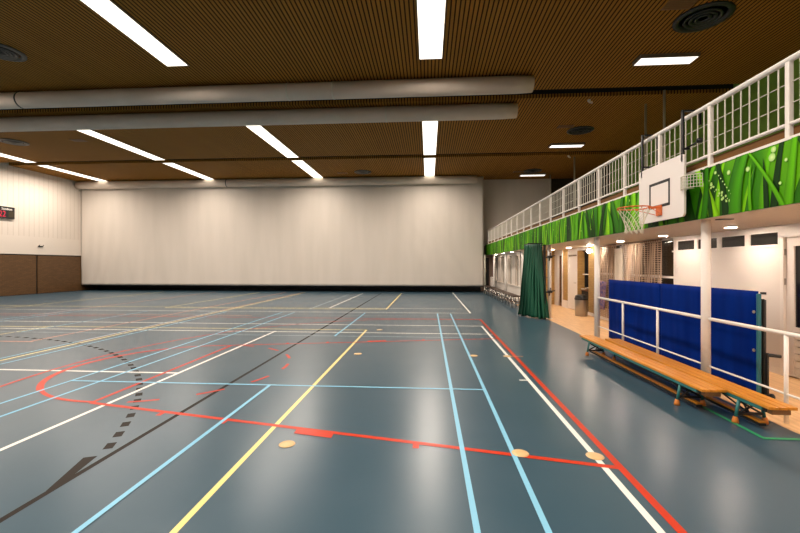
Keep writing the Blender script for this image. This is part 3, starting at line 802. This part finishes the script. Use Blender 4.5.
bench(4.22, 7.93, 3.51, 0, 'orange varnished gym bench next to the barrier, reaching closest to the right edge', 'low gym benches in front of the blue mat')

def chrome_bench(y0, y1, label):
    e = empty('long_bench', (0, 0, 0), label, 'bench', 'dark benches with chrome legs under the far balcony'); L = y1 - y0
    b = MB(); b.box(-.15, .15, 0, L, .46, .50); b.build('seat_plank', M['blacktimber'], e, .006)
    b = MB(); b.box(-.13, .13, .15, L - .15, .20, .225); b.build('shelf', M['blacktimber'], e, .004)
    n = max(2, int(L / .75) + 1)
    for k in range(n):
        yy = .15 + (L - .30) * k / (n - 1)
        b = MB(); 
        for sx in (-1, 1):
            b.tube((sx * .11, yy - .02, .46), (sx * .15, yy - .13, 0), .014, n=8); b.tube((sx * .11, yy + .02, .46), (sx * .15, yy + .13, 0), .014, n=8)
        b.tube((-.13, yy - .06, .21), (.13, yy - .06, .21), .012, n=8); b.tube((-.11, yy, .45), (.11, yy, .45), .012, n=8)
        b.build('leg', M['chrome'], e)
    e.location = (3.50, y0, 0); return e
chrome_bench(16.2, 19.3, 'dark bench with splayed chrome legs beside the green curtain')
chrome_bench(19.5, 22.3, 'dark bench with chrome legs, middle one of the far row')
chrome_bench(22.5, 24.5, 'dark bench with chrome legs, farthest one near the end wall')

# ------------------------------------------------------------------ upright mats on the timber strip
def slab_mat(x0, x1, y0, y1, z1, label, m='bluemat', seed=0, z0=.02):
    e = empty('gym_mat', ((x0 + x1) / 2, (y0 + y1) / 2, 0), label, 'mat', 'mats standing upright under the balcony')
    b = MB(); ny, nz = 44, 14; front = []; back = []
    for i in range(ny + 1):
        fr = []; bk = []
        for j in range(nz + 1):
            yy = y0 + (y1 - y0) * i / ny; zz = z0 + (z1 - z0) * j / nz
            ed = min(1, min(i, ny - i) / 2 + .0) * min(1, min(j, nz - j) / 1.5)
            d = .02 * noise.noise(Vector((yy * 3.1, zz * .7, seed))) + .008 * noise.noise(Vector((yy * 9, zz * 2, seed)))
            fr.append(b.bm.verts.new((x0 + .010 * (1 - ed) + d * ed * .8, yy, zz))); bk.append(b.bm.verts.new((x1 - .010 * (1 - ed), yy, zz)))
        front.append(fr); back.append(bk)
    for i in range(ny):
        for j in range(nz):
            for G, rev in ((front, 0), (back, 1)):
                q = [G[i][j], G[i + 1][j], G[i + 1][j + 1], G[i][j + 1]]
                f = b._f(q[::-1] if rev else q)
                if f: f.smooth = True
        b._f([front[i][nz], front[i + 1][nz], back[i + 1][nz], back[i][nz]]); b._f([front[i][0], front[i + 1][0], back[i + 1][0], back[i][0]])
    for j in range(nz):
        b._f([front[0][j], front[0][j + 1], back[0][j + 1], back[0][j]]); b._f([front[ny][j], front[ny][j + 1], back[ny][j + 1], back[ny][j]])
    b.build('cover', M[m], e)
    return e
m1 = slab_mat(4.24, 4.275, 7.685, 9.78, 1.39, 'thick blue gym mat standing upright behind the barrier, farther one', seed=1)
m2 = slab_mat(4.24, 4.275, 5.50, 7.67, 1.39, 'thick blue gym mat standing upright behind the near column, with teal end', seed=5)
MB().box(4.232, 4.285, 5.475, 5.498, .02, 1.36).build('teal_end', M['tealmat'], m2, .008)
MB().box(4.245, 4.255, 6.35, 6.36, .05, 1.30).box(4.237, 4.245, 6.05, 6.5, 1.22, 1.235).build('seam', M['bluemat'], m2)
for zz in (1.12, .62): MB().tube((4.226, 5.53, zz), (4.236, 5.53, zz), .02, n=12).build('eyelet', M['steel'], m2)
MB().box(4.285, 4.33, 5.46, 5.50, 1.35, 1.38).build('corner_strap', M['black'], m2)
g1 = slab_mat(4.292, 4.312, 5.49, 7.55, 1.28, 'thin grey mat leaning upright right behind the blue mats', 'greymat', 8)
g2 = slab_mat(4.340, 4.362, 5.49, 7.55, 1.28, 'thin dark grey mat standing behind the other thin grey mat', 'greymat', 9)
tag(MB().box(4.318, 4.334, 5.49, 7.5, .02, 1.29).build('divider_board', M['black'], bevel=.004), 'black board squeezed between the two thin grey mats', 'board')
tr = empty('mat_trolley', (4.37, 5.45, 0), 'black steel mat trolley handle and wheel near the right barrier', 'trolley')
b = MB(); b.box(4.30, 4.40, 5.44, 5.47, .03, .07); b.box(4.325, 4.35, 5.445, 5.47, .05, .60); b.tube((4.34, 5.455, .575), (4.47, 5.42, .565), .022); b.build('handle', M['blackmetal'], tr)
b = MB(); b.tube((4.37, 5.45, .04), (4.40, 5.45, .04), .04, n=16); b.build('wheel', M['black'], tr)

# ------------------------------------------------------------------ gathered green curtain
def build_drape():
    e = empty('gathered_curtain', (3.4, 13.4, 0), 'tall gathered dark green divider curtain hanging below the grass banner', 'curtain')
    b = MB(); n = 220; nz = 26
    t0, t1 = Vector((3.22, 13.70)), Vector((3.60, 13.05)); b0, b1 = Vector((3.05, 13.98)), Vector((3.72, 12.88))
    V = []
    for i in range(n + 1):
        s = i / n; row = []
        for j in range(nz + 1):
            h = j / nz; zz = .03 + (2.40 - .03) * h
            p = (b0.lerp(b1, s)).lerp(t0.lerp(t1, s), h ** .8); d = (b1 - b0).normalized(); nr = Vector((-d.y, d.x))
            amp = .085 * (1 - .45 * h); fr = 8.5
            o = amp * math.sin(2 * math.pi * fr * s + 1.3 * math.sin(3 * h + 5 * s)) + .03 * noise.noise(Vector((s * 9, h * 3, 2)))
            p = p + nr * o + d * .03 * math.cos(2 * math.pi * fr * s * 2)
            row.append(b.bm.verts.new((p.x, p.y, zz + (.02 * math.sin(s * 21) if j == 0 else 0))))
        V.append(row)
    for i in range(n):
        for j in range(nz):
            f = b._f([V[i][j], V[i + 1][j], V[i + 1][j + 1], V[i][j + 1]]); f.smooth = True
    o = b.build('drape', M['drape'], e); s = o.modifiers.new('t', 'SOLIDIFY'); s.thickness = .006
    MB().box(3.64, 3.72, 13.00, 13.05, 0, 2.38).build('edge_post', M['black'], e)
    b = MB(); b.box(3.15, 3.62, 13.02, 13.06, 2.40, 2.43); b.tube((3.2, 13.72, 2.41), (3.62, 13.04, 2.41), .02); b.build('track', M['blackmetal'], e)
    b = MB()
    for zz in (1.98, 1.33, .87): b.tube((3.62, 13.07, zz), (3.82, 13.18, zz), .013)
    b.build('tie_bar', M['blackmetal'], e)
build_drape()

# ------------------------------------------------------------------ knitted curtains over the tall window
def knit_curtain(y0, y1, label, skew=0., folds=12):
    e = empty('knitted_curtain', (5.44, (y0 + y1) / 2, 2.27), label, 'curtain', 'open knitted curtains under the balcony')
    b = MB(); uvl = b.bm.loops.layers.uv.new('UVMap'); n = 110; nz = 24; V = []
    for i in range(n + 1):
        s = i / n; row = []
        for j in range(nz + 1):
            h = j / nz; zz = .12 + 2.17 * h
            yy = y0 + (y1 - y0) * s + skew * (1 - h) ** 1.4 * (.3 + .7 * (1 - s))
            x = 5.43 + .032 * math.sin(2 * math.pi * folds * s + .8 * math.sin(4 * h)) + .010 * noise.noise(Vector((s * 20, h * 2, y0)))
            row.append((b.bm.verts.new((x, yy, zz)), s * (y1 - y0) * 1.25, zz))
        V.append(row)
    for i in range(n):
        for j in range(nz):
            q = [V[i][j], V[i + 1][j], V[i + 1][j + 1], V[i][j + 1]]
            f = b._f([k[0] for k in q]); f.smooth = True
            for l, k in zip(f.loops, q): l[uvl].uv = (k[1], k[2])
    b.build('knit', M['knit'], e, fix=False)
    b = MB(); b.tube((5.43, y0 - .02, 2.325), (5.43, y1 + .02, 2.325), .012)
    for k in range(int((y1 - y0) / .1)): b.tube((5.43, y0 + .05 + k * .1, 2.28), (5.43, y0 + .05 + k * .1, 2.325), .006, n=5)
    b.build('curtain_rail', M['benchdark'], e)
knit_curtain(9.76, 11.50, 'beige open knitted curtain directly beside the dark window gap, above the blue mat')
knit_curtain(12.05, 13.50, 'beige open knitted curtain right of the second column, swept aside at its foot', .25, 12)
b = MB(); nn = 18; V = []
for i in range(nn + 1):
    row = []
    for j in range(9):
        h = j / 8; row.append(b.bm.verts.new((5.38 + .03 * math.sin(i * 1.4), 11.55 + .42 * i / nn, .15 + 2.05 * h)))
    V.append(row)
for i in range(nn):
    for j in range(8): f = b._f([V[i][j], V[i + 1][j], V[i + 1][j + 1], V[i][j + 1]]); f.smooth = True
o = b.build('plain_curtain', M['cloth']); o.modifiers.new('t', 'SOLIDIFY').thickness = .004
tag(o, 'narrow plain cream curtain hanging between the two knitted ones', 'curtain')
# mauve patterned cloth at the foot
b = MB(); V = []
for i in range(15):
    row = []
    for j in range(8):
        h = j / 7; row.append(b.bm.verts.new((5.28 + .03 * math.sin(i * 1.7 + h), 12.35 + .42 * i / 14 + .12 * (1 - h), .38 + .85 * h)))
    V.append(row)
for i in range(14):
    for j in range(7): f = b._f([V[i][j], V[i + 1][j], V[i + 1][j + 1], V[i][j + 1]]); f.smooth = True
o = b.build('patterned_cloth', M['mauve']); o.modifiers.new('t', 'SOLIDIFY').thickness = .01
tag(o, 'mauve patterned cloth hanging left of the blue mat, below the knitted curtain', 'cloth')

# ------------------------------------------------------------------ recess: shelf, counter, cloths, bin
tag(MB().box(XR + .12, XR + .75, 14.36, 15.20, 1.375, 1.40).build('wall_shelf', M['white'], bevel=.003), 'white shelf in the brick recess above the waste bin', 'shelf')
b = MB(); b.lathe([(.05, 0), (.07, .05), (.065, .11), (.04, .13)], 14, (XR + .3, 14.62, 1.40)); b.tube((XR + .3, 14.62, 1.52), (XR + .3, 14.62, 1.56), .02)
tag(b.build('small_jar', M['pinkpanel']), 'small jar standing on the white shelf in the recess', 'jar')
cab = empty('low_cabinet', (XR + .45, 14.87, 0), 'dark low cabinet standing in the brick recess behind the bin', 'cabinet')
MB().box(XR + .15, XR + .74, 14.37, 15.36, .05, .78).build('body', M['slot'], cab)
MB().box(XR + .12, XR + .74, 14.36, 15.37, .78, .81).build('top', M['benchdark'], cab)
b = MB(); V = []
for i in range(13):
    row = []
    for j in range(9):
        row.append(b.bm.verts.new((XR + .02 + .50 * j / 8, 14.45 + .65 * i / 12, .825 + .10 * abs(noise.noise(Vector((i * .45, j * .5, 3)))) + .08 * (1 - i / 12))))
    V.append(row)
for i in range(12):
    for j in range(8): f = b._f([V[i][j], V[i + 1][j], V[i + 1][j + 1], V[i][j + 1]]); f.smooth = True
o = b.build('crumpled_cloth', M['white']); o.modifiers.new('t', 'SOLIDIFY').thickness = .008
tag(o, 'crumpled white cloth lying on the cabinet behind the waste bin', 'cloth')
bn = empty('waste_bin', (5.18, 14.0, 0), 'round brushed steel waste bin with dark lid by the brick pier', 'waste bin')
MB().lathe([(.185, 0), (.195, .01), (.205, .53), (.205, .55)], 32, (5.18, 14.0, 0)).build('body', M['steel'], bn)
MB().lathe([(.212, .55), (.215, .60), (.205, .615), (.20, .64)], 32, (5.18, 14.0, 0)).build('rim', M['black'], bn)
MB().lathe([(.20, .64), (.185, .69), (.12, .72), (.02, .73)], 32, (5.18, 14.0, 0)).build('lid', M['vent'], bn)

tag(MB().box(XR - .012, XR, 9.33, 9.41, 1.58, 1.70).box(XR - .02, XR - .012, 9.35, 9.39, 1.61, 1.67).build('light_switch', M['white'], bevel=.003), 'small white light switch on the pale wall near the dark window', 'switch')

# ------------------------------------------------------------------ camera, world, colour
cam = bpy.data.cameras.new('camera'); co = bpy.data.objects.new('camera', cam); COL.objects.link(co)
co.location = (0, 0, 1.73); th = math.atan(28.5 / 400)
co.rotation_euler = (R(90), 0, th); cam.sensor_width = 36; cam.lens = 18; cam.shift_y = -1.5 / 800; cam.clip_end = 200
SC.camera = co
SC.cycles.sample_clamp_indirect = 4.0
SC.cycles.caustics_reflective = False; SC.cycles.caustics_refractive = False
w = bpy.data.worlds.new('world'); SC.world = w; w.use_nodes = True
w.node_tree.nodes['Background'].inputs[0].default_value = (.9, .8, .7, 1); w.node_tree.nodes['Background'].inputs[1].default_value = .0
SC.view_settings.view_transform = 'Standard'; SC.view_settings.look = 'None'; SC.view_settings.exposure = 0; SC.view_settings.gamma = 1
